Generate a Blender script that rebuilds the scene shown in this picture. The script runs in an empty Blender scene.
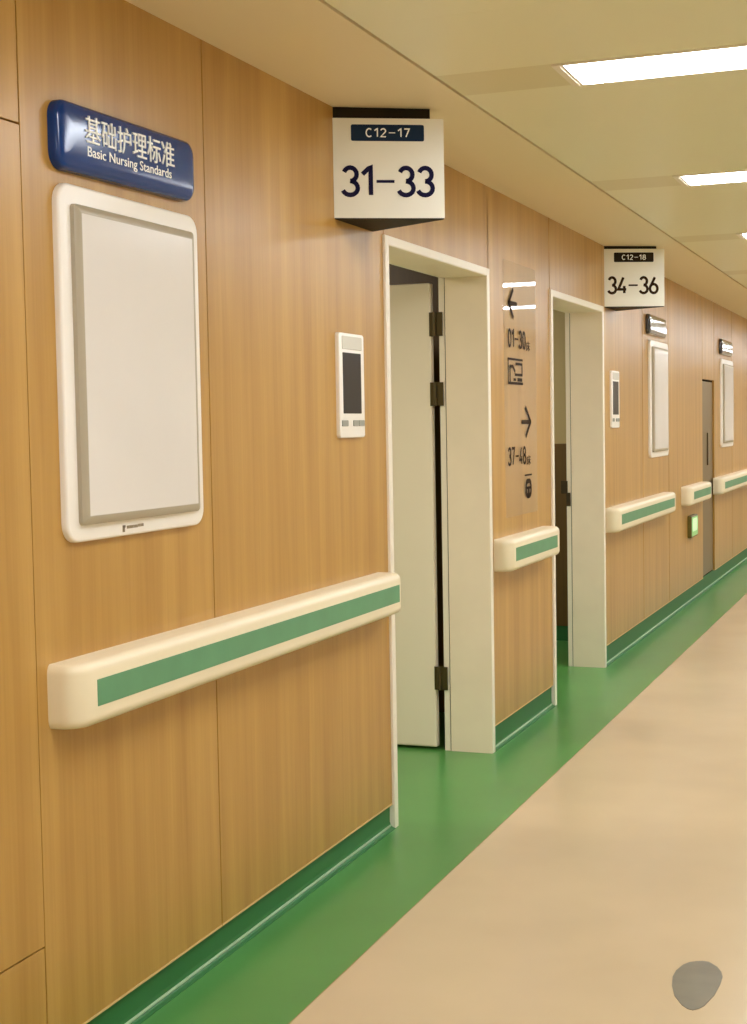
import bpy, bmesh, math
from mathutils import Matrix, Vector

S = bpy.context.scene
C = S.collection

# ------------------------------------------------------------------ colour
def lin(c):
    return tuple(((v / 255) / 12.92 if v / 255 <= .04045 else ((v / 255 + .055) / 1.055) ** 2.4) for v in c)

# ------------------------------------------------------------------ materials
def mat(name, rgb, rough=.5, spec=.5, metal=0, coat=0, noise=0, nscale=6, bump=0, bscale=200):
    m = bpy.data.materials.new(name); m.use_nodes = True
    nt = m.node_tree; b = nt.nodes['Principled BSDF']
    col = lin(rgb) + (1,)
    b.inputs['Base Color'].default_value = col
    b.inputs['Roughness'].default_value = rough
    b.inputs['Specular IOR Level'].default_value = spec
    b.inputs['Metallic'].default_value = metal
    b.inputs['Coat Weight'].default_value = coat
    b.inputs['Coat Roughness'].default_value = .08
    tc = nt.nodes.new('ShaderNodeTexCoord')
    if noise:
        n = nt.nodes.new('ShaderNodeTexNoise'); n.inputs['Scale'].default_value = nscale
        n.inputs['Detail'].default_value = 3
        nt.links.new(tc.outputs['Object'], n.inputs['Vector'])
        r = nt.nodes.new('ShaderNodeMapRange')
        r.inputs['From Min'].default_value = .3; r.inputs['From Max'].default_value = .7
        r.inputs['To Min'].default_value = 1 - noise; r.inputs['To Max'].default_value = 1 + noise
        nt.links.new(n.outputs['Fac'], r.inputs['Value'])
        mx = nt.nodes.new('ShaderNodeMix'); mx.data_type = 'RGBA'; mx.blend_type = 'MULTIPLY'
        mx.inputs['Factor'].default_value = 1; mx.inputs['A'].default_value = col
        nt.links.new(r.outputs['Result'], mx.inputs['B'])
        nt.links.new(mx.outputs['Result'], b.inputs['Base Color'])
    if bump:
        n2 = nt.nodes.new('ShaderNodeTexNoise'); n2.inputs['Scale'].default_value = bscale
        nt.links.new(tc.outputs['Object'], n2.inputs['Vector'])
        bp = nt.nodes.new('ShaderNodeBump'); bp.inputs['Strength'].default_value = bump
        bp.inputs['Distance'].default_value = .002
        nt.links.new(n2.outputs['Fac'], bp.inputs['Height'])
        nt.links.new(bp.outputs['Normal'], b.inputs['Normal'])
    return m

def emit(name, rgb, strength):
    m = bpy.data.materials.new(name); m.use_nodes = True
    b = m.node_tree.nodes['Principled BSDF']
    b.inputs['Base Color'].default_value = lin(rgb) + (1,)
    b.inputs['Emission Color'].default_value = lin(rgb) + (1,)
    b.inputs['Emission Strength'].default_value = strength
    return m

def wood(name, dark, light, rough=.33):
    m = bpy.data.materials.new(name); m.use_nodes = True
    nt = m.node_tree; b = nt.nodes['Principled BSDF']
    tc = nt.nodes.new('ShaderNodeTexCoord')
    mp = nt.nodes.new('ShaderNodeMapping'); mp.inputs['Scale'].default_value = (9, 9, .5)
    nt.links.new(tc.outputs['Object'], mp.inputs['Vector'])
    n1 = nt.nodes.new('ShaderNodeTexNoise'); n1.inputs['Scale'].default_value = 1.3
    n1.inputs['Detail'].default_value = 5; n1.inputs['Roughness'].default_value = .55; n1.inputs['Distortion'].default_value = .25
    nt.links.new(mp.outputs['Vector'], n1.inputs['Vector'])
    mp2 = nt.nodes.new('ShaderNodeMapping'); mp2.inputs['Scale'].default_value = (110, 110, 1.6)
    nt.links.new(tc.outputs['Object'], mp2.inputs['Vector'])
    n2 = nt.nodes.new('ShaderNodeTexNoise'); n2.inputs['Scale'].default_value = 1.0; n2.inputs['Detail'].default_value = 2
    nt.links.new(mp2.outputs['Vector'], n2.inputs['Vector'])
    ad = nt.nodes.new('ShaderNodeMath'); ad.operation = 'MULTIPLY_ADD'; ad.inputs[1].default_value = .22
    nt.links.new(n2.outputs['Fac'], ad.inputs[0]); nt.links.new(n1.outputs['Fac'], ad.inputs[2])
    cr = nt.nodes.new('ShaderNodeValToRGB')
    cr.color_ramp.elements[0].position = .34; cr.color_ramp.elements[0].color = lin(dark) + (1,)
    cr.color_ramp.elements[1].position = .90; cr.color_ramp.elements[1].color = lin(light) + (1,)
    nt.links.new(ad.outputs['Value'], cr.inputs['Fac'])
    nt.links.new(cr.outputs['Color'], b.inputs['Base Color'])
    b.inputs['Roughness'].default_value = rough
    b.inputs['Specular IOR Level'].default_value = .5
    return m

M_WOOD = wood('wood_laminate', (168, 122, 52), (200, 156, 82))
M_EDGEGLINT = mat('edge_highlight', (225, 190, 130), .4)
M_GROOVE = mat('groove_dark', (58, 38, 16), .8)
M_CREAM = mat('cream_enamel', (243, 233, 216), .35)
M_JAMB = mat('jamb_cream', (246, 231, 208), .38, noise=.03, nscale=5)
M_LEAF = mat('door_leaf_white', (246, 235, 214), .38)
M_SOFFIT = mat('soffit_paint', (240, 222, 184), .45)
M_CEIL = mat('ceiling_panel', (240, 234, 200), .32, spec=.6)
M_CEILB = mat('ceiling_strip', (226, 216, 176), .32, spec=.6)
M_DARKLINE = mat('shadow_gap', (60, 48, 26), .8)
M_FLOOR = mat('floor_beige', (203, 182, 147), .24, spec=.45, noise=.05, nscale=1.6)
M_GREEN = mat('floor_green', (78, 142, 70), .28, spec=.5, noise=.08, nscale=2.2)
M_BASE = mat('baseboard_green', (44, 112, 56), .5)
M_COVEGLINT = mat('cove_highlight', (175, 205, 165), .3)
M_RAIL = mat('rail_vinyl', (240, 226, 194), .4)
M_RAILG = mat('rail_green', (96, 152, 110), .45, noise=.06, nscale=9)
M_WHITE = mat('white_plastic', (246, 239, 230), .35)
M_GREY = mat('grey_frame', (176, 164, 142), .35)
M_PANEL = mat('white_panel', (226, 219, 212), .22, noise=.025, nscale=3)
M_BLUE = mat('blue_acrylic', (0, 54, 124), .17, spec=.45)
M_NAVY = mat('navy_acrylic', (14, 24, 48), .12, spec=.7, coat=1)
M_LETTER = mat('letter_white', (253, 253, 250), .4)
M_NAVYINK = mat('navy_ink', (24, 20, 56), .6, spec=.1)
M_PLATE = mat('plate_navy', (12, 38, 66), .4, spec=.2)
M_SIGN = mat('sign_white', (238, 234, 220), .4)
M_SIGNDARK = mat('sign_dark', (38, 28, 14), .6, spec=.15)
M_SCREEN = mat('screen_dark', (30, 20, 14), .3, spec=.2)
M_BTN = mat('button_grey', (150, 150, 138), .4)
M_SPK = mat('speaker_grey', (214, 208, 194), .5)
M_BROWNINK = mat('brown_ink', (50, 30, 10), .6, spec=.1)
M_HINGE = mat('hinge_bronze', (88, 76, 48), .4, metal=.6)
M_STRIKE = mat('strike_dark', (60, 48, 26), .45, metal=.4)
M_DOORGREY = mat('door_grey', (122, 100, 64), .4, noise=.1, nscale=2)
M_HANDLE = mat('handle_dark', (84, 66, 42), .4, metal=.5)
M_BOUNCEWALL = mat('bounce_wall', (238, 232, 216), .5)
M_WARD = mat('ward_wall', (206, 184, 132), .6)
M_WAINS_SHADE = wood('ward_wainscot_and_shade', (98, 70, 28), (122, 90, 40))
M_SPOT = mat('sticker_grey', (116, 108, 86), .4, noise=.14, nscale=9)
M_LIGHT = emit('light_diffuser', (236, 242, 250), 28.5)
M_EXIT = emit('exit_green', (150, 200, 130), .25)
M_EXITW = emit('exit_white', (205, 238, 190), .4)
M_EXITBOX = mat('exit_box', (104, 92, 34), .4)

def acrylic():
    m = bpy.data.materials.new('clear_acrylic'); m.use_nodes = True
    nt = m.node_tree; nt.nodes.clear()
    o = nt.nodes.new('ShaderNodeOutputMaterial'); mx = nt.nodes.new('ShaderNodeMixShader')
    t = nt.nodes.new('ShaderNodeBsdfTransparent'); g = nt.nodes.new('ShaderNodeBsdfGlossy')
    g.inputs['Roughness'].default_value = .03
    t.inputs['Color'].default_value = (1, 1, 1, 1)
    f = nt.nodes.new('ShaderNodeFresnel'); f.inputs['IOR'].default_value = 1.4
    ge = nt.nodes.new('ShaderNodeNewGeometry'); ml = nt.nodes.new('ShaderNodeMath'); ml.operation = 'MULTIPLY'
    iv = nt.nodes.new('ShaderNodeMath'); iv.operation = 'SUBTRACT'; iv.inputs[0].default_value = 1
    nt.links.new(ge.outputs['Backfacing'], iv.inputs[1]); nt.links.new(iv.outputs[0], ml.inputs[1]); nt.links.new(f.outputs[0], ml.inputs[0])
    nt.links.new(ml.outputs[0], mx.inputs[0]); nt.links.new(t.outputs[0], mx.inputs[1]); nt.links.new(g.outputs[0], mx.inputs[2])
    nt.links.new(mx.outputs[0], o.inputs[0])
    return m
M_ACRYLIC = acrylic()

# ------------------------------------------------------------------ mesh helpers
def box(bm, x0, x1, y0, y1, z0, z1, mi=0, bev=0):
    vs = [bm.verts.new((x, y, z)) for x in (x0, x1) for y in (y0, y1) for z in (z0, z1)]
    idx = [(0, 1, 3, 2), (4, 6, 7, 5), (0, 4, 5, 1), (2, 3, 7, 6), (0, 2, 6, 4), (1, 5, 7, 3)]
    fs = []
    for q in idx:
        f = bm.faces.new([vs[i] for i in q]); f.material_index = mi; fs.append(f)
    if bev:
        es = list({e for f in fs for e in f.edges})
        r = bmesh.ops.bevel(bm, geom=es, offset=bev, segments=2, affect='EDGES', profile=.5)
        for f in r['faces']: f.material_index = mi
    return fs

def loft(bm, loops, mi=0, smooth=False, cap0=True, cap1=True):
    rings = [[bm.verts.new(p) for p in L] for L in loops]
    n = len(rings[0])
    for a, b in zip(rings, rings[1:]):
        for i in range(n):
            f = bm.faces.new((a[i], a[(i + 1) % n], b[(i + 1) % n], b[i])); f.material_index = mi; f.smooth = smooth
    if cap0:
        f = bm.faces.new(list(reversed(rings[0]))); f.material_index = mi
    if cap1:
        f = bm.faces.new(rings[-1]); f.material_index = mi
    return rings

def rrect(y0, y1, z0, z1, r, seg=6, inset=0):
    y0 += inset; y1 -= inset; z0 += inset; z1 -= inset
    r = max(r - inset, .0008); r = min(r, (y1 - y0) / 2.001, (z1 - z0) / 2.001)
    P = []
    for cy, cz, a0 in ((y1 - r, z0 + r, -90), (y1 - r, z1 - r, 0), (y0 + r, z1 - r, 90), (y0 + r, z0 + r, 180)):
        for k in range(seg + 1):
            a = math.radians(a0 + 90 * k / seg)
            P.append((cy + r * math.cos(a), cz + r * math.sin(a)))
    return P

def slab(bm, y0, y1, z0, z1, r, x0, x1, ch=.003, mi=0, seg=6):
    """rounded rectangle plate on a wall, normal +X, with a softly rounded front edge"""
    steps = [(0, 0)] + [(ch * (1 - math.cos(math.radians(a))), ch * math.sin(math.radians(a))) for a in (0, 30, 60, 90)]
    L = [[(x0, y, z) for y, z in rrect(y0, y1, z0, z1, r, seg)]]
    for ins, dx in steps[1:]:
        L.append([(x1 - ch + dx, y, z) for y, z in rrect(y0, y1, z0, z1, r, seg, ins)])
    loft(bm, L, mi)

def obj(name, bm, mats, parent=None, kind=None, autosmooth=None):
    bmesh.ops.recalc_face_normals(bm, faces=bm.faces[:])
    me = bpy.data.meshes.new(name); bm.to_mesh(me); bm.free()
    for m in (mats if isinstance(mats, (list, tuple)) else [mats]): me.materials.append(m)
    if autosmooth:
        for p in me.polygons: p.use_smooth = True
        me.set_sharp_from_angle(angle=math.radians(autosmooth))
    o = bpy.data.objects.new(name, me); C.objects.link(o)
    if parent: o.parent = parent
    if kind: o['kind'] = kind
    return o

def lift(o):
    """parented pieces are modelled in world coordinates; undo the parent's own offset"""
    return o

def thing(name, label, cat, loc=(0, 0, 0), group=None):
    o = bpy.data.objects.new(name, None); C.objects.link(o)
    o.empty_display_size = .05
    o.location = loc
    o['label'] = label; o['category'] = cat
    if group: o['group'] = group
    return o

def tag(o, label, cat, group=None):
    o['label'] = label; o['category'] = cat
    if group: o['group'] = group
    return o

def part(name, bm, mats, parent, autosmooth=None):
    """bm is in world coordinates; store relative to the parent chain"""
    off = Vector((0, 0, 0)); p = parent
    while p is not None:
        off += Vector(p.location); p = p.parent
    bmesh.ops.translate(bm, verts=bm.verts[:], vec=-off)
    return obj(name, bm, mats, parent, None, autosmooth)

def text_bm(s, w, h, org, right, up, depth=.001, bold=0):
    """lettering as mesh: bounding box w x h, lower left at org, extruded towards right x up"""
    cu = bpy.data.curves.new('t', 'FONT'); cu.body = s; cu.extrude = .5; cu.resolution_u = 4; cu.offset = bold
    o = bpy.data.objects.new('t', cu); C.objects.link(o)
    dg = bpy.context.evaluated_depsgraph_get(); dg.update()
    me = bpy.data.meshes.new_from_object(o.evaluated_get(dg))
    bpy.data.objects.remove(o); bpy.data.curves.remove(cu)
    bm = bmesh.new(); bm.from_mesh(me); bpy.data.meshes.remove(me)
    xs = [v.co.x for v in bm.verts]; ys = [v.co.y for v in bm.verts]
    x0, x1, y0, y1 = min(xs), max(xs), min(ys), max(ys)
    right = Vector(right).normalized(); up = Vector(up).normalized(); nrm = right.cross(up); org = Vector(org)
    for v in bm.verts:
        a = (v.co.x - x0) / (x1 - x0) * w; b = (v.co.y - y0) / (y1 - y0) * h; c = (v.co.z + .5) * depth
        v.co = org + right * a + up * b + nrm * c
    for f in bm.faces: f.material_index = 0
    return bm

# ------------------------------------------------------------------ stroke lettering (round-ended plain sign numerals)
def arc(cx, cy, rx, ry, a0, a1, n=14):
    return [(cx + rx * math.cos(math.radians(a0 + (a1 - a0) * k / n)), cy + ry * math.sin(math.radians(a0 + (a1 - a0) * k / n))) for k in range(n + 1)]
GL = {
    '0': (.52, [arc(.26, .5, .26, .5, 90, 450, 28)]),
    '1': (.34, [[(.0, .76), (.22, .97), (.30, 1.0), (.30, 0)]]),
    '2': (.54, [arc(.26, .735, .25, .265, 165, -35) + [(.0, 0), (.54, 0)]]),
    '3': (.54, [arc(.26, .755, .235, .245, 160, -90) , arc(.25, .255, .28, .255, 90, -160)]),
    '4': (.56, [[(.36, 1), (.0, .24), (.56, .24)], [(.42, .46), (.42, 0)]]),
    '6': (.54, [[(.36, 1), (.10, .52), (.035, .40)], arc(.27, .28, .27, .28, 150, 510, 28)]),
    '7': (.52, [[(.0, 1), (.52, 1), (.17, 0)]]),
    '8': (.54, [arc(.27, .76, .22, .24, 90, 450, 24), arc(.27, .265, .27, .265, 90, 450, 24)]),
    'C': (.56, [arc(.32, .5, .32, .5, 48, 312, 24)]),
    '-': (.66, [[(.0, .5), (.66, .5)]]),
}
def ribbon(b, pts, w, place, d0, d1):
    n = len(pts); closed = (Vector(pts[0]) - Vector(pts[-1])).length < 1e-5
    if closed: pts = pts[:-1]; n -= 1
    Lp, Rp = [], []
    for i in range(n):
        p = Vector(pts[i])
        a = Vector(pts[i - 1]) if (i > 0 or closed) else None
        c = Vector(pts[(i + 1) % n]) if (i < n - 1 or closed) else None
        d_in = (p - a).normalized() if a is not None else None
        d_out = (c - p).normalized() if c is not None else None
        if d_in is None: d_in = d_out
        if d_out is None: d_out = d_in
        n1 = Vector((-d_in.y, d_in.x)); n2 = Vector((-d_out.y, d_out.x))
        m = (n1 + n2)
        if m.length < .2: m = n1
        m.normalize(); k = min(1 / max(m.dot(n1), .35), 1.8)
        Lp.append(p + m * k * w / 2); Rp.append(p - m * k * w / 2)
    rings = [[place(v.x, v.y, d) for v, d in ((l, d0), (l, d1), (q, d1), (q, d0))] for l, q in zip(Lp, Rp)]
    R_ = [[b.verts.new(p) for p in L] for L in rings]
    for i in range(n if closed else n - 1):
        A, B = R_[i], R_[(i + 1) % n]
        for k in range(4): b.faces.new((A[k], A[(k + 1) % 4], B[(k + 1) % 4], B[k]))
    if not closed:
        b.faces.new(list(reversed(R_[0]))); b.faces.new(R_[-1])
def numerals(s, w, h, org, right, up, depth, sw=.15, gap=.13):
    right = Vector(right).normalized(); up = Vector(up).normalized(); nr = right.cross(up); org = Vector(org)
    tot = sum(GL[c][0] for c in s) + (gap + sw) * (len(s) - 1) + sw
    sx = w / tot; sy = h
    b = bmesh.new(); x = sw / 2
    for c in s:
        gw, st = GL[c]
        for pts in st:
            # keep the stroke width even: work in real units
            P = [((x + px_) * sx, (sw / 2 + py_ * (1 - sw)) * sy) for px_, py_ in pts]
            ribbon(b, P, (sw * .62 if c == '-' else sw) * h * .95, lambda a, v, d: org + right * a + up * v + nr * d, 0, depth)
        x += gw + gap + sw
    return b

def copy_tree(o, parent=None):
    c = o.copy(); C.objects.link(c); c.parent = parent
    for ch in list(o.children): copy_tree(ch, c)
    return c

NB = bmesh.new
# ================================================================== dimensions
CW = 2.80            # corridor width
CH = 2.48            # ceiling height
YA, YB = -3.0, 27.0  # corridor ends
D1 = (4.905, 6.205, 2.122)     # door casings: outer y0, y1, top
D2 = (7.305, 8.570, 2.122)
FW = .038                     # casing width
D3 = (12.53, 13.23, 1.79)
WT = .20                      # wall thickness

# ================================================================== floor
bm = NB()
def quad(bm, x0, x1, y0, y1, z, mi=0, flip=False):
    p = [(x0, y0, z), (x1, y0, z), (x1, y1, z), (x0, y1, z)]
    if flip: p.reverse()
    f = bm.faces.new([bm.verts.new(q) for q in p]); f.material_index = mi
box(bm, .357, CW - .357, YA, YB, -.05, 0, 0)
box(bm, -.10, .357, YA, YB, -.05, 0, 1)
box(bm, CW - .357, CW, YA, YB, -.05, 0, 1)
box(bm, -4.0, -.10, 3.0, 12.0, -.05, 0, 1)
obj('floor', bm, [M_FLOOR, M_GREEN], kind='structure')
bm = NB(); box(bm, .3565, .3595, YA, YB, -.01, .0006)
obj('trim_5', bm, mat('floor_joint', (150, 140, 84), .5), kind='structure')

# ================================================================== left wall (wood cladding)
ZB1, ZB2 = .092, .122
G = .0025
bm = NB()
def wpanel(y0, y1, z0, z1, x=0.0, edge=False, bev=.0012):
    G = .002 if y0 < 6 else .005
    box(bm, x - .018, x, y0 + G, y1 - G, z0 + (.0 if edge else G), z1 - G, 0, bev)
    if edge:
        box(bm, x - .018, x + .0015, y0 + G, y1 - G, z0 - .005, z0, 1)  # pale strip stands in for the highlight on the panel's bottom edge
# left of the first seam: flush access panel between two horizontal grooves
wpanel(1.45, 2.70, ZB1, .32, edge=True)
wpanel(1.45, 2.70, .32, 2.104, x=.001)
wpanel(1.45, 2.70, 2.104, CH + .01)
wpanel(.2, 1.45, ZB1, CH + .01, edge=True)
wpanel(-1.4, .2, ZB1, CH + .01, edge=True)
wpanel(YA, -1.4, ZB1, CH + .01, edge=True)
wpanel(2.70, 3.55, ZB1, CH + .01, edge=True)
wpanel(3.55, D1[0] + .01, ZB1, CH + .01, edge=True)
wpanel(D1[0] + .01, D1[1] + .02, D1[2] - .02, CH + .01)
wpanel(D1[1] - .0, D2[0] + .005, ZB1 + .020, CH + .01, edge=True)
wpanel(D2[0] + .005, D2[1] + .0, D2[2] - .02, CH + .01)
wpanel(D2[1] - .01, 9.83, ZB2, CH + .01, edge=True)
wpanel(9.83, 10.85, ZB2, CH + .01, edge=True)
wpanel(10.85, D3[0], ZB2, CH + .01, edge=True)
wpanel(D3[0], D3[1], D3[2], CH + .01)
y = D3[1]
while y < YB - .1:
    y2 = min(y + 1.22, YB)
    wpanel(y, y2, ZB2, CH + .01, edge=True); y = y2
# core behind the cladding, with the openings left free
def core(y0, y1, z0, z1, mi=2): box(bm, -WT, -.0185, y0, y1, z0, z1, mi)
core(YA, D1[0] + .03, 0, CH + .02)
core(D1[0] + .03, D1[1] - .03, D1[2] - .02, CH + .02)
core(D1[1] - .03, D2[0] + .03, 0, CH + .02)
core(D2[0] + .03, D2[1] - .03, D2[2] - .02, CH + .02)
core(D2[1] - .03, D3[0], 0, CH + .02)
core(D3[0], D3[1], D3[2], CH + .02)
core(D3[1], YB, 0, CH + .02)
box(bm, -WT, -.08, D3[0], D3[1], 0, D3[2], 2)
obj('wall_left', bm, [M_WOOD, M_EDGEGLINT, M_GROOVE], kind='structure')

# baseboards: coved green vinyl with a pale bead painting the cove's highlight at the floor
def baseboard(name, spans):
    b = NB()
    for y0, y1, zt in spans:
        P = [(-.0184, 0), (-.0184, zt), (-.010, zt), (-.010, .03)]
        for a in (0, 30, 60, 90):
            t = math.radians(a); P.append((-.010 + .022 * (1 - math.cos(t)), .022 * (1 - math.sin(t)) + .002))
        P.append((.012, 0))
        loft(b, [[(x, y0, z) for x, z in P], [(x, y1, z) for x, z in P]], 0)
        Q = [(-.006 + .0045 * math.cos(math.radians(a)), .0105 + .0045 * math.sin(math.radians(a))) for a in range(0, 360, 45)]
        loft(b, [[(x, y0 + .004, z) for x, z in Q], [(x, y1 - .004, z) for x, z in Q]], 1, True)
    return obj(name, b, [M_BASE, M_COVEGLINT], kind='structure')
baseboard('baseboard_left', [(YA, D1[0], .088), (D1[1], D2[0], .106), (D2[1], D3[0], .117), (D3[0], YB, .117)])

# ================================================================== right wall and ends (behind / beside the camera)
bm = NB()
y = YA
while y < YB - .1:
    y2 = min(y + 1.25, YB)
    box(bm, CW, CW + .02, y + G, y2 - G, .085, CH + .01, 0); y = y2
box(bm, CW + .0205, CW + .15, YA, YB, 0, CH + .02, 1)
box(bm, CW + .01, CW + .0205, YA, YB, 0, .085, 2)
obj('wall_right', bm, [M_BOUNCEWALL, M_GROOVE, M_BASE], kind='structure')  # unseen wall, made pale to bounce neutral fill light
bm = NB(); box(bm, -WT, CW + .15, YB, YB + .1, 0, CH + .02); obj('wall_far', bm, M_CREAM, kind='structure')
bm = NB(); box(bm, -WT, CW + .15, YA - .1, YA, 0, CH + .02); obj('wall_near', bm, M_CREAM, kind='structure')

# ================================================================== ceiling
SE = .422
LY = [4.352 + 2.1 * k for k in range(-3, 11)]
LX0, LX1, LHW = .818, 2.00, .130
bm = NB()
y = YA
rows = [(ly - LHW - .012, ly + LHW + .012) for ly in LY if YA < ly < YB - .3]
for r0, r1 in rows + [(YB, YB)]:
    if r0 > y:
        n = 3; w = (r0 - y) / n
        for k in range(n):
            box(bm, SE + .012, CW - SE - .008, y + k * w + .0004, y + (k + 1) * w - .0004, CH, CH + .02, 0)
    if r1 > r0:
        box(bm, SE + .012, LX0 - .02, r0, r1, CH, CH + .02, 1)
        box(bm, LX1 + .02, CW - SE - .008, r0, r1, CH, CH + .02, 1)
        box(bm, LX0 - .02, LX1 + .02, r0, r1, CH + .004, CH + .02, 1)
    y = r1
box(bm, -WT, CW + .15, YA - .1, YB + .1, CH + .021, CH + .08, 2)
obj('ceiling', bm, [M_CEIL, M_CEILB, M_DARKLINE], kind='structure')
bm = NB(); box(bm, .0, SE, YA, YB, CH, CH + .02); obj('trim_1', bm, M_SOFFIT, kind='structure')
bm = NB(); box(bm, CW - SE, CW, YA, YB, CH, CH + .02); obj('trim_2', bm, M_SOFFIT, kind='structure')

# ceiling lights
def ceiling_light(ly):
    t = thing('ceiling_light', '', 'ceiling light', ((LX0 + LX1) / 2, ly, CH), 'linear ceiling lights along the corridor')
    b = NB(); f = .034
    for x0, x1, y0, y1 in ((LX0 - f, LX0, -LHW - .01, LHW + .01), (LX1, LX1 + f, -LHW - .01, LHW + .01),
                           (LX0, LX1, -LHW - .01, -LHW), (LX0, LX1, LHW, LHW + .01)):
        box(b, x0, x1, ly + y0, ly + y1, CH - .006, CH + .003)
    box(b, LX0 - .014, LX0 - .010, ly - LHW, ly + LHW, CH - .009, CH - .005)
    part('frame', b, M_CREAM, t)
    b = NB(); box(b, LX0, LX1, ly - LHW, ly + LHW, CH - .003, CH + .001)
    part('diffuser', b, M_LIGHT, t)
    return t
first = None
words = {0: 'largest and nearest bright rectangular light panel in the corridor ceiling',
         1: 'second bright rectangular light panel along the ceiling, middle of the three in view',
         2: 'small third light panel in the ceiling at the right picture edge'}
for ly in [l for l in LY if YA < l < YB - .3]:
    k = round((ly - 4.352) / 2.1)
    if first is None: first = t = ceiling_light(ly)
    else:
        t = copy_tree(first); t.location.y = ly
    t['label'] = words.get(k, 'rectangular ceiling light panel behind the viewer' if k < 0 else 'rectangular ceiling light panel far down the corridor beyond the third')

# ================================================================== doors
def casing(b, y0, y1, zt, xo=.010):
    # three-sided frame: face trim plus deep jambs, the rebate strip behind a fine groove
    J = -.184
    for ya, yb in ((y0, y0 + FW), (y1 - FW, y1)):
        box(b, J, xo, ya, yb, 0, zt, 0, .002)
    box(b, J, xo, y0 + FW, y1 - FW, zt - FW + .006, zt, 0, .002)
    # strips set 3 mm back with a dark line between
    s = .003
    box(b, -.2130, -.1880, y1 - FW + s, y1, 0, zt, 0)
    box(b, -.2130, -.1880, y0, y0 + FW - s, 0, zt, 0)
    box(b, -.2130, -.1880, y0 + FW, y1 - FW, zt - FW + .006 + s, zt, 0)
    box(b, -.1880, J, y1 - FW + .012, y1, 0, zt, 1)
    box(b, -.1880, J, y0, y0 + FW - .012, 0, zt, 1)

def hinge(b, y, z0, z1):
    box(b, -.2560, -.1945, y - .003, y + .001, z0, z1, 0, .0008)
    P = [(-.2320 + .0075 * math.cos(a * math.pi / 6), y - .006 + .0075 * math.sin(a * math.pi / 6)) for a in range(12)]
    loft(b, [[(x, yy, z0 + .0) for x, yy in P], [(x, yy, z1) for x, yy in P]], 0, False)

# door 1: leaf swung in, standing square to the wall beside the far jamb
d1 = thing('door_1', '', ''); del d1['category']; del d1['label']; d1['kind'] = 'structure'
d1.location = (0, D1[0], 0)
b = NB(); casing(b, *D1); part('door_frame', b, [M_CREAM, M_GROOVE], d1)
yl = D1[1] - FW
# jamb skins in the slightly duller tone seen inside the opening
b = NB(); box(b, -.182, .0075, yl - .0015, yl + .002, 0, D1[2] - FW + .006); part('jamb', b, M_JAMB, d1)
b = NB(); box(b, -.182, .0075, D1[0] + FW, yl - .002, D1[2] - FW + .0045, D1[2] - FW + .008); part('jamb', b, M_JAMB, d1)
b = NB(); box(b, -1.33, -.2500, yl - .001, yl + .041, .012, 2.072, 0, .007); leaf = part('door_leaf', b, M_LEAF, d1)
for z0, z1 in ((1.838, 1.942), (1.533, 1.636), (.272, .376)):
    b = NB(); hinge(b, yl - .002, z0, z1); part('hinge', b, M_HINGE, leaf)
b = NB(); box(b, -1.26, -1.20, yl - .008, yl - .002, .95, 1.12, 0, .002)
box(b, -1.24, -1.22, yl - .05, yl - .006, 1.03, 1.05, 0, .003); box(b, -1.24, -1.12, yl - .058, yl - .044, 1.03, 1.05, 0, .004)
part('handle', b, M_HINGE, leaf)

# door 2: leaf hinged on the near jamb, swung in; strike plate on the far jamb
d2 = thing('door_2', '', ''); del d2['category']; del d2['label']; d2['kind'] = 'structure'
d2.location = (0, D2[0], 0)
b = NB(); casing(b, *D2); part('door_frame', b, [M_CREAM, M_GROOVE], d2)
yl = D2[1] - FW
b = NB(); box(b, -.182, .0075, yl - .0015, yl + .002, 0, D2[2] - FW + .006); part('jamb', b, M_JAMB, d2)
b = NB(); box(b, -.182, .0075, D2[0] + FW, yl - .002, D2[2] - FW + .0045, D2[2] - FW + .008); part('jamb', b, M_JAMB, d2)
b = NB(); box(b, -.2150, -.190, yl - .0030, yl + .003, .955, 1.035, 0, .001); box(b, -.246, -.207, yl - .0030, yl + .003, 1.03, 1.105, 0, .001)
part('strike_plate', b, M_STRIKE, d2)
b = NB(); box(b, -1.33, -.2500, D2[0] + FW - .041, D2[0] + FW + .001, .012, 2.072, 0, .007); part('door_leaf', b, M_LEAF, d2)

# door 3: grey-brown flush door set a few centimetres back further along
d3 = thing('door_3', '', ''); del d3['category']; del d3['label']; d3['kind'] = 'structure'
d3.location = (0, D3[0], 0)
b = NB(); box(b, -.075, -.016, D3[0] + .004, D3[1] - .004, .125, D3[2] - .012, 0, .002); lf = part('door_leaf', b, M_DOORGREY, d3)
b = NB(); box(b, -.016, -.006, D3[0] + .36, D3[0] + .385, 1.06, 1.34, 0, .003); part('handle', b, M_HANDLE, lf)

# ward rooms behind the two doors
bm = NB()
box(bm, -4.1, -4.0, 3.0, 12.0, 0, 2.6)
obj('wall_ward_back', bm, M_WARD, kind='structure')
bm = NB(); box(bm, -4.0, -WT - .001, 2.9, 3.0, 0, 2.6); obj('wall_ward_near', bm, M_WARD, kind='structure')
bm = NB(); box(bm, -4.0, -WT - .001, 7.0, 7.1, 0, 2.6); obj('wall_ward_middle', bm, M_WAINS_SHADE, kind='structure')  # dark wood on the whole wall stands in for shade above the leaf
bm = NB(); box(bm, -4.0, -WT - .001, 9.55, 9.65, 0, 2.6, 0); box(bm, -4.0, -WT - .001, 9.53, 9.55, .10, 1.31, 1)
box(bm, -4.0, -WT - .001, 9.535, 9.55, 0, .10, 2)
obj('wall_ward_far', bm, [M_WARD, M_WAINS_SHADE, M_BASE], kind='structure')
bm = NB(); box(bm, -4.1, -WT - .001, 2.9, 9.65, 2.6, 2.65); obj('ceiling_ward', bm, mat('ward_ceiling', (120, 100, 70), .8), kind='structure')

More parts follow.
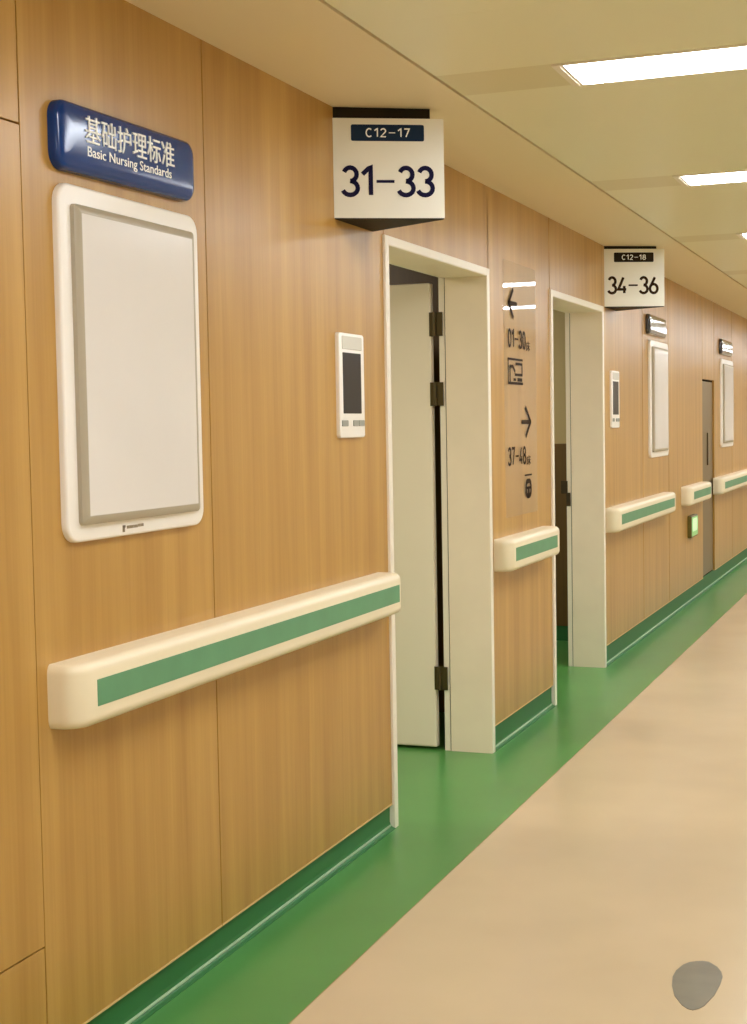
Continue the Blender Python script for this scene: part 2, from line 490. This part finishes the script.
# ================================================================== handrails
RZ0, RZ1, RD = .794, .938, .085
def handrail(y0, y1, label, s0=.062, s1=.062):
    t = thing('handrail', label, 'handrail', (0, y0, .87), 'wall handrails')
    b = NB(); r = .024
    def plan(ins):
        x1 = RD - ins; rr = .052 - ins * .6; P = []
        ya, yb = y0 + ins * .5, y1 - ins * .5
        P.append((0, ya)); 
        for k in range(9):
            a = math.radians(-90 + 90 * k / 8); P.append((x1 - rr + rr * math.cos(a), ya + rr + rr * math.sin(a)))
        for k in range(9):
            a = math.radians(90 * k / 8); r2 = .022 - ins * .4; P.append((x1 - r2 + r2 * math.cos(a), yb - r2 + r2 * math.sin(a)))
        P.append((0, yb))
        return P
    L = []
    for a in (0, 22.5, 45, 67.5, 90):
        t_ = math.radians(a); L.append([(x, y, RZ0 + r * (1 - math.sin(t_))) for x, y in plan(r * (1 - math.cos(t_)))][:])
    L = list(reversed(L))
    L = [[(x, y, RZ0 + r * (1 - math.cos(math.radians(a)))) for x, y in plan(r * (1 - math.sin(math.radians(a))))] for a in (0, 18, 36, 54, 72, 90)]
    L += [[(x, y, RZ1 - r * (1 - math.cos(math.radians(a)))) for x, y in plan(r * (1 - math.sin(math.radians(a))))] for a in (90, 72, 54, 36, 18, 0)]
    loft(b, L, 0)
    part('rail_cover', b, M_RAIL, t, 35)
    b = NB(); box(b, RD - .004, RD + .0012, y0 + s0, y1 - s1, .838, .898, 0, .0006)
    part('green_strip', b, M_RAILG, t)
    return t
handrail(2.740, 4.815, 'longest cream handrail with green strip, under the nearest white wall board', .068, .03)
handrail(6.250, 7.140, 'short cream handrail with green strip between the two open doors')
handrail(8.600, 10.640, 'cream handrail with green strip just past the second open door', .08)
handrail(11.390, 12.450, 'short cream handrail with green strip above the glowing green exit sign', .1, .05)
handrail(13.140, 15.9, 'farthest cream handrail, starting beyond the narrow grey door', .15)

# ================================================================== notice boards and header signs
def notice_board(y0, y1, label, mark, mr=.044):
    t = thing('notice_board', label, 'notice board', (0, y0, 1.59), 'white framed notice boards')
    w = (y1 - y0) / .66
    b = NB(); slab(b, y0, y1, 1.198, 2.002, .045, 0, .017, .007); part('backing_frame', b, M_WHITE, t, 40)
    a0, a1 = y0 + .045 * w, y1 - mr * w
    b = NB()
    z0, z1 = 1.236, 1.958
    L = [[(x, y, z) for y, z in rrect(a0, a1, z0, z1, .012, 4, i)] for x, i in ((.015, 0), (.027, .001), (.030, .004), (.035, .019), (.035, .021), (.033, .0212))]
    loft(b, L, 0); part('inner_frame', b, M_GREY, t, 30)
    b = NB(); slab(b, a0 + .0205, a1 - .0205, z0 + .0205, z1 - .0205, .003, .030, .0345, .0008); part('white_panel', b, M_PANEL, t)
    if mark:
        b = NB()
        ym = y0 + .235
        for k, (dy, dz, ww, hh) in enumerate(((0, 0, .010, .016), (.003, .010, .010, .006), (.020, .007, .016, .007), (.037, .007, .014, .007), (.053, .007, .018, .007), (.073, .008, .012, .007), (.087, .008, .012, .007))):
            box(b, .0165, .0178, ym + dy, ym + dy + ww, 1.208 + dz, 1.208 + dz + hh)
        part('maker_mark', b, mat('mark_grey', (140, 122, 96), .5), t)
    return t
notice_board(2.815, 3.472, 'large white board in a rounded white frame on wood wall, nearest the viewer', True)
notice_board(10.03, 10.755, 'narrow-looking white framed board beyond the second door, above a long handrail', False, .085)
notice_board(13.61, 14.42, 'farthest white framed board, right of the narrow grey door', False, .085)

def header_sign(y0, y1, z0, z1, label, m, tilt=0, dz=.032):
    t = thing('header_sign', label, 'sign', (0, y0, (z0 + z1) / 2), 'glossy header signs above the boards')
    b = NB(); h = (z1 - z0) / 2 - .002; L = []
    L.append([(0, y, z) for y, z in rrect(y0, y1, z0, z1, .040, 8)])
    for k in range(0, 13):
        s = k / 12
        L.append([(.012 + (dz - .012) * (1 - (1 - s) ** 3.2), y, z) for y, z in rrect(y0, y1, z0, z1, .040, 8, h * s * s * .97)])
    loft(b, L, 0)
    for v in b.verts: v.co.z += (v.co.y - (y0 + y1) / 2) * tilt
    part('sign_body', b, m, t, 50)
    return t
hs = header_sign(2.806, 3.448, 2.032, 2.186, 'curved glossy blue header sign with raised white lettering, above the nearest board', M_BLUE, .012)
b = text_bm('基础护理标准', .415, .062, (.020, 2.908, 2.098), (0, 1, .012), (0, 0, 1), .0145, 0)
part('lettering', b, M_LETTER, hs)
b = text_bm('Basic Nursing Standards', .392, .030, (.020, 2.918, 2.062), (0, 1, .02), (0, 0, 1), .0125, .008)
part('lettering', b, M_LETTER, hs)
header_sign(9.95, 10.62, 2.035, 2.172, 'small dark glossy header sign above the board past the second door', M_NAVY)
header_sign(13.535, 14.28, 2.040, 2.180, 'farthest dark glossy header sign, over the last white board', M_NAVY)

# ================================================================== bedside call displays by the doors
def call_display(y0, y1, label):
    t = thing('call_display', label, 'wall display', (0, y0, 1.58), 'call display panels beside the doors')
    w = (y1 - y0); Y = lambda u: y0 + u * w
    b = NB(); slab(b, y0, y1, 1.412, 1.756, .012, 0, .014, .004); part('housing', b, M_WHITE, t, 40)
    b = NB(); slab(b, Y(.11), Y(.89), 1.703, 1.746, .004, .012, .0165, .0015); part('speaker_pad', b, M_SPK, t)
    b = NB(); slab(b, Y(.13), Y(.85), 1.492, 1.692, .003, .012, .0155, .001); part('screen', b, M_SCREEN, t)
    for u0, u1 in ((.05, .30), (.50, .96)):
        b = NB()
        n = 1 if u0 < .2 else 2
        for k in range(n):
            a, c = Y(u0) + (Y(u1) - Y(u0)) * k / n, Y(u0) + (Y(u1) - Y(u0)) * (k + 1) / n
            slab(b, a + .0015, c - .0015, 1.450, 1.470, .004, .012, .017, .0012)
        part('button_row', b, M_BTN, t)
    return t
call_display(4.445, 4.668, 'white call display with dark screen left of the first open door')
call_display(8.765, 8.990, 'small white call display with dark screen right of the second open door')

# ================================================================== wedge signs above the doors
def wedge_sign(y0, ya, y1, xa, z0, z1, plate_text, main_text, label, ins, pm, im):
    t = thing('room_sign', label, 'room sign', (0, (y0 + y1) / 2, z0), 'three-sided bed number signs')
    def tri(k, z):   # shrunk towards the centroid
        P = [(.001, y0), (xa, ya), (.001, y1)]; cx = sum(p[0] for p in P) / 3; cy = sum(p[1] for p in P) / 3
        return [(max(cx + (x - cx) * k, .001), cy + (y - cy) * k, z) for x, y in P]
    mnt = lambda z: [(.001, y0 + .004, z), (xa * .86, ya - .004, z), (.001, y1 - .03, z)]
    b = NB(); loft(b, [tri(1, z0 + .004), tri(1, z1)], 0); part('sign_body', b, M_SIGN, t)
    b = NB(); loft(b, [tri(.985, z0), tri(.985, z0 + .004)], 0); part('bottom_shade', b, M_SIGNDARK, t)  # dark sheet stands in for the shade inside the open bottom
    b = NB(); loft(b, [mnt(z1), mnt(CH - .0005)], 0); part('top_mount', b, M_SIGNDARK, t)
    rt = Vector((xa, ya - y0, 0)); W = rt.length; rt.normalize(); H = z1 - z0
    n = rt.cross(Vector((0, 0, 1)))
    O = Vector((0, y0, z0))
    P = lambda u, v, d=0: O + rt * (u * W) + Vector((0, 0, v * H)) + n * d
    def face_slab(u0, u1, v0, v1, r):
        bb = NB(); pts = rrect(u0 * W, u1 * W, v0 * H, v1 * H, r)
        loft(bb, [[O + rt * a + Vector((0, 0, c)) + n * d for a, c in pts] for d in (-.001, .0012)], 0)
        return bb
    pl = part('code_plate', face_slab(.165, .822, .775, .938, .006), pm, t)
    part('lettering', numerals(plate_text, .40 * W, .092 * H, P(.295, .811, .0013), rt, (0, 0, 1), .0008, .15, .16), M_LETTER, pl)
    part('lettering', numerals(main_text, .845 * W, .318 * H, P(ins, .217, .0002), rt, (0, 0, 1), .001, .15, .02), im, t)
    # the far face carries the same numbers for people walking the other way
    return t
wedge_sign(4.457, 4.632, 4.806, .320, 2.120, 2.444, 'C12-17', '31-33', 'white wedge sign reading 31-33 above the first open door', .070, M_PLATE, M_NAVYINK)
wedge_sign(8.632, 8.800, 8.970, .324, 2.122, 2.462, 'C12-18', '34-36', 'white wedge sign reading 34-36 beyond the second open door', .055, M_SIGNDARK, M_BROWNINK)

# ================================================================== wayfinding plate between the doors
wp = thing('wayfinding_plate', 'clear glossy wayfinding plate with dark arrows and bed numbers, between the two doors', 'wall sign', (0, 6.43, 1.6))
b = NB(); slab(b, 6.435, 7.010, 1.02, 2.19, .006, .0005, .005, .001); part('acrylic_plate', b, M_ACRYLIC, wp)
PX = .0052
def stroke(b, pts, w, x0=PX, x1=PX + .0008):
    for (ya, za), (yb, zb) in zip(pts, pts[1:]):
        d = Vector((yb - ya, zb - za)); d.normalize(); p = Vector((-d.y, d.x)) * w / 2; e = d * w * .3
        q = [(ya - e.x + p.x, za - e.y + p.y), (yb + e.x + p.x, zb + e.y + p.y), (yb + e.x - p.x, zb + e.y - p.y), (ya - e.x - p.x, za - e.y - p.y)]
        loft(b, [[(x0, y, z) for y, z in q], [(x1, y, z) for y, z in q]], 0)
def arrow(y0, y1, zc, hh, left):
    b = NB()
    tip, tail = (y0, y1) if left else (y1, y0)
    hd = (y1 - y0) * .55 * (1 if left else -1)
    stroke(b, [(tail, zc), (tip, zc)], .020)
    stroke(b, [(tip + hd, zc + hh), (tip, zc), (tip + hd, zc - hh)], .020)
    part('arrow', b, M_BROWNINK, wp)
arrow(6.525, 6.660, 2.000, .062, True)
arrow(6.735, 6.890, 1.456, .066, False)
N = lambda s, y0, y1, z0, z1: part('lettering', numerals(s, y1 - y0, z1 - z0, (PX, y0, z0), (0, 1, 0), (0, 0, 1), .0008, .15, .10), M_BROWNINK, wp)
T = lambda s, y0, y1, z0, z1, n='lettering': part(n, text_bm(s, y1 - y0, z1 - z0, (PX, y0, z0), (0, 1, 0), (0, 0, 1), .0008), M_BROWNINK, wp)
N('01-30', 6.508, 6.815, 1.796, 1.884); T('床', 6.825, 6.895, 1.792, 1.838)
N('37-48', 6.485, 6.800, 1.254, 1.342); T('床', 6.812, 6.888, 1.250, 1.296)
b = NB()   # nurse desk pictogram
stroke(b, [(6.505, 1.635), (6.505, 1.745), (6.755, 1.745)], .010); stroke(b, [(6.505, 1.635), (6.755, 1.635)], .012)
stroke(b, [(6.64, 1.725), (6.745, 1.725), (6.745, 1.675), (6.62, 1.675)], .012)
stroke(b, [(6.535, 1.640), (6.535, 1.712), (6.585, 1.712), (6.62, 1.690)], .014)
stroke(b, [(6.60, 1.652), (6.63, 1.652)], .012); stroke(b, [(6.67, 1.652), (6.74, 1.652)], .016)
part('pictogram', b, M_BROWNINK, wp)
b = NB()   # washroom pictogram
stroke(b, [(6.775, 1.203), (6.90, 1.203)], .008)
pts = rrect(6.785, 6.895, 1.092, 1.185, .04); pin = rrect(6.785, 6.895, 1.092, 1.185, .04, inset=.022)
n_ = len(pts)
for i in range(n_):
    j = (i + 1) % n_
    q = [pts[i], pts[j], pin[j], pin[i]]
    loft(b, [[(PX, y, z) for y, z in q], [(PX + .0008, y, z) for y, z in q]], 0)
stroke(b, [(6.80, 1.142), (6.88, 1.142)], .012); stroke(b, [(6.84, 1.10), (6.84, 1.135)], .030)
part('pictogram', b, M_BROWNINK, wp)

# ================================================================== low exit light
ex = thing('exit_light', 'glowing green exit sign low on the wall below a short handrail', 'exit sign', (0, 11.70, .61))
b = NB(); slab(b, 11.70, 12.02, .520, .695, .02, 0, .032, .006); part('housing', b, M_EXITBOX, ex)
b = NB(); slab(b, 11.712, 12.008, .532, .683, .016, .030, .036, .003); pn = part('green_panel', b, M_EXIT, ex)
b = NB(); slab(b, 11.73, 11.97, .570, .672, .03, .034, .0375, .001); part('pale_glow', b, M_EXITW, pn)  # plain pale patch draws the sign's bright centre glow

# ================================================================== grey mark on the floor
b = NB()
P = [(1.23, 3.918), (1.246, 3.925), (1.262, 3.923), (1.288, 3.893), (1.303, 3.86), (1.311, 3.826), (1.312, 3.774), (1.308, 3.698), (1.294, 3.62), (1.283, 3.595), (1.271, 3.583), (1.257, 3.587), (1.24, 3.607), (1.213, 3.661), (1.196, 3.726), (1.188, 3.785), (1.189, 3.833), (1.2, 3.881), (1.213, 3.905)]
P.reverse()
loft(b, [[(x, y, .0002) for x, y in P], [(x, y, .0015) for x, y in P]], 0)
tag(obj('floor_sticker', b, M_SPOT), 'round grey sticker on the beige floor at the lower right', 'floor sticker')

# ================================================================== unseen fill light added in the wards, world
def area(name, loc, sx, sy, e, col):
    l = bpy.data.lights.new(name, 'AREA'); l.shape = 'RECTANGLE'; l.size = sx; l.size_y = sy; l.energy = e; l.color = col
    o = bpy.data.objects.new(name, l); C.objects.link(o); o.location = loc
area('ward_fill', (-1.9, 4.6, 2.58), .6, .6, 48, (1, .86, .66))  # fill added to brighten the open door leaf
area('ward_fill', (-1.6, 8.3, 2.58), .6, .6, 30, (1, .93, .8))  # fill added to brighten the wall behind the second door
w = bpy.data.worlds.new('World'); S.world = w; w.use_nodes = True
w.node_tree.nodes['Background'].inputs[0].default_value = (.8, .75, .6, 1)
w.node_tree.nodes['Background'].inputs[1].default_value = .15

# ================================================================== camera
R = Vector((0.9343572852241429, 0.3558995863668264, -0.017662048932434424))
U = Vector((-0.004326761800030849, 0.06089315609635281, 0.9981349120599635))
F = Vector((-0.35631130024305374, 0.9325382072411549, -0.05843585675385694))
cd = bpy.data.cameras.new('camera'); cd.sensor_fit = 'VERTICAL'; cd.sensor_height = 36
cd.lens = 1471.819 / 1024 * 36; cd.clip_start = .05
co = bpy.data.objects.new('camera', cd); C.objects.link(co)
mw = Matrix.Identity(4)
for i in range(3):
    mw[i][0] = R[i]; mw[i][1] = U[i]; mw[i][2] = -F[i]
mw[0][3], mw[1][3], mw[2][3] = 1.822, 0, 1.45
co.matrix_world = mw
S.camera = co

S.view_settings.view_transform = 'Standard'
S.view_settings.look = 'None'
S.view_settings.exposure = 0
S.cycles.use_denoising = True
S.cycles.max_bounces = 10; S.cycles.diffuse_bounces = 6; S.cycles.glossy_bounces = 4
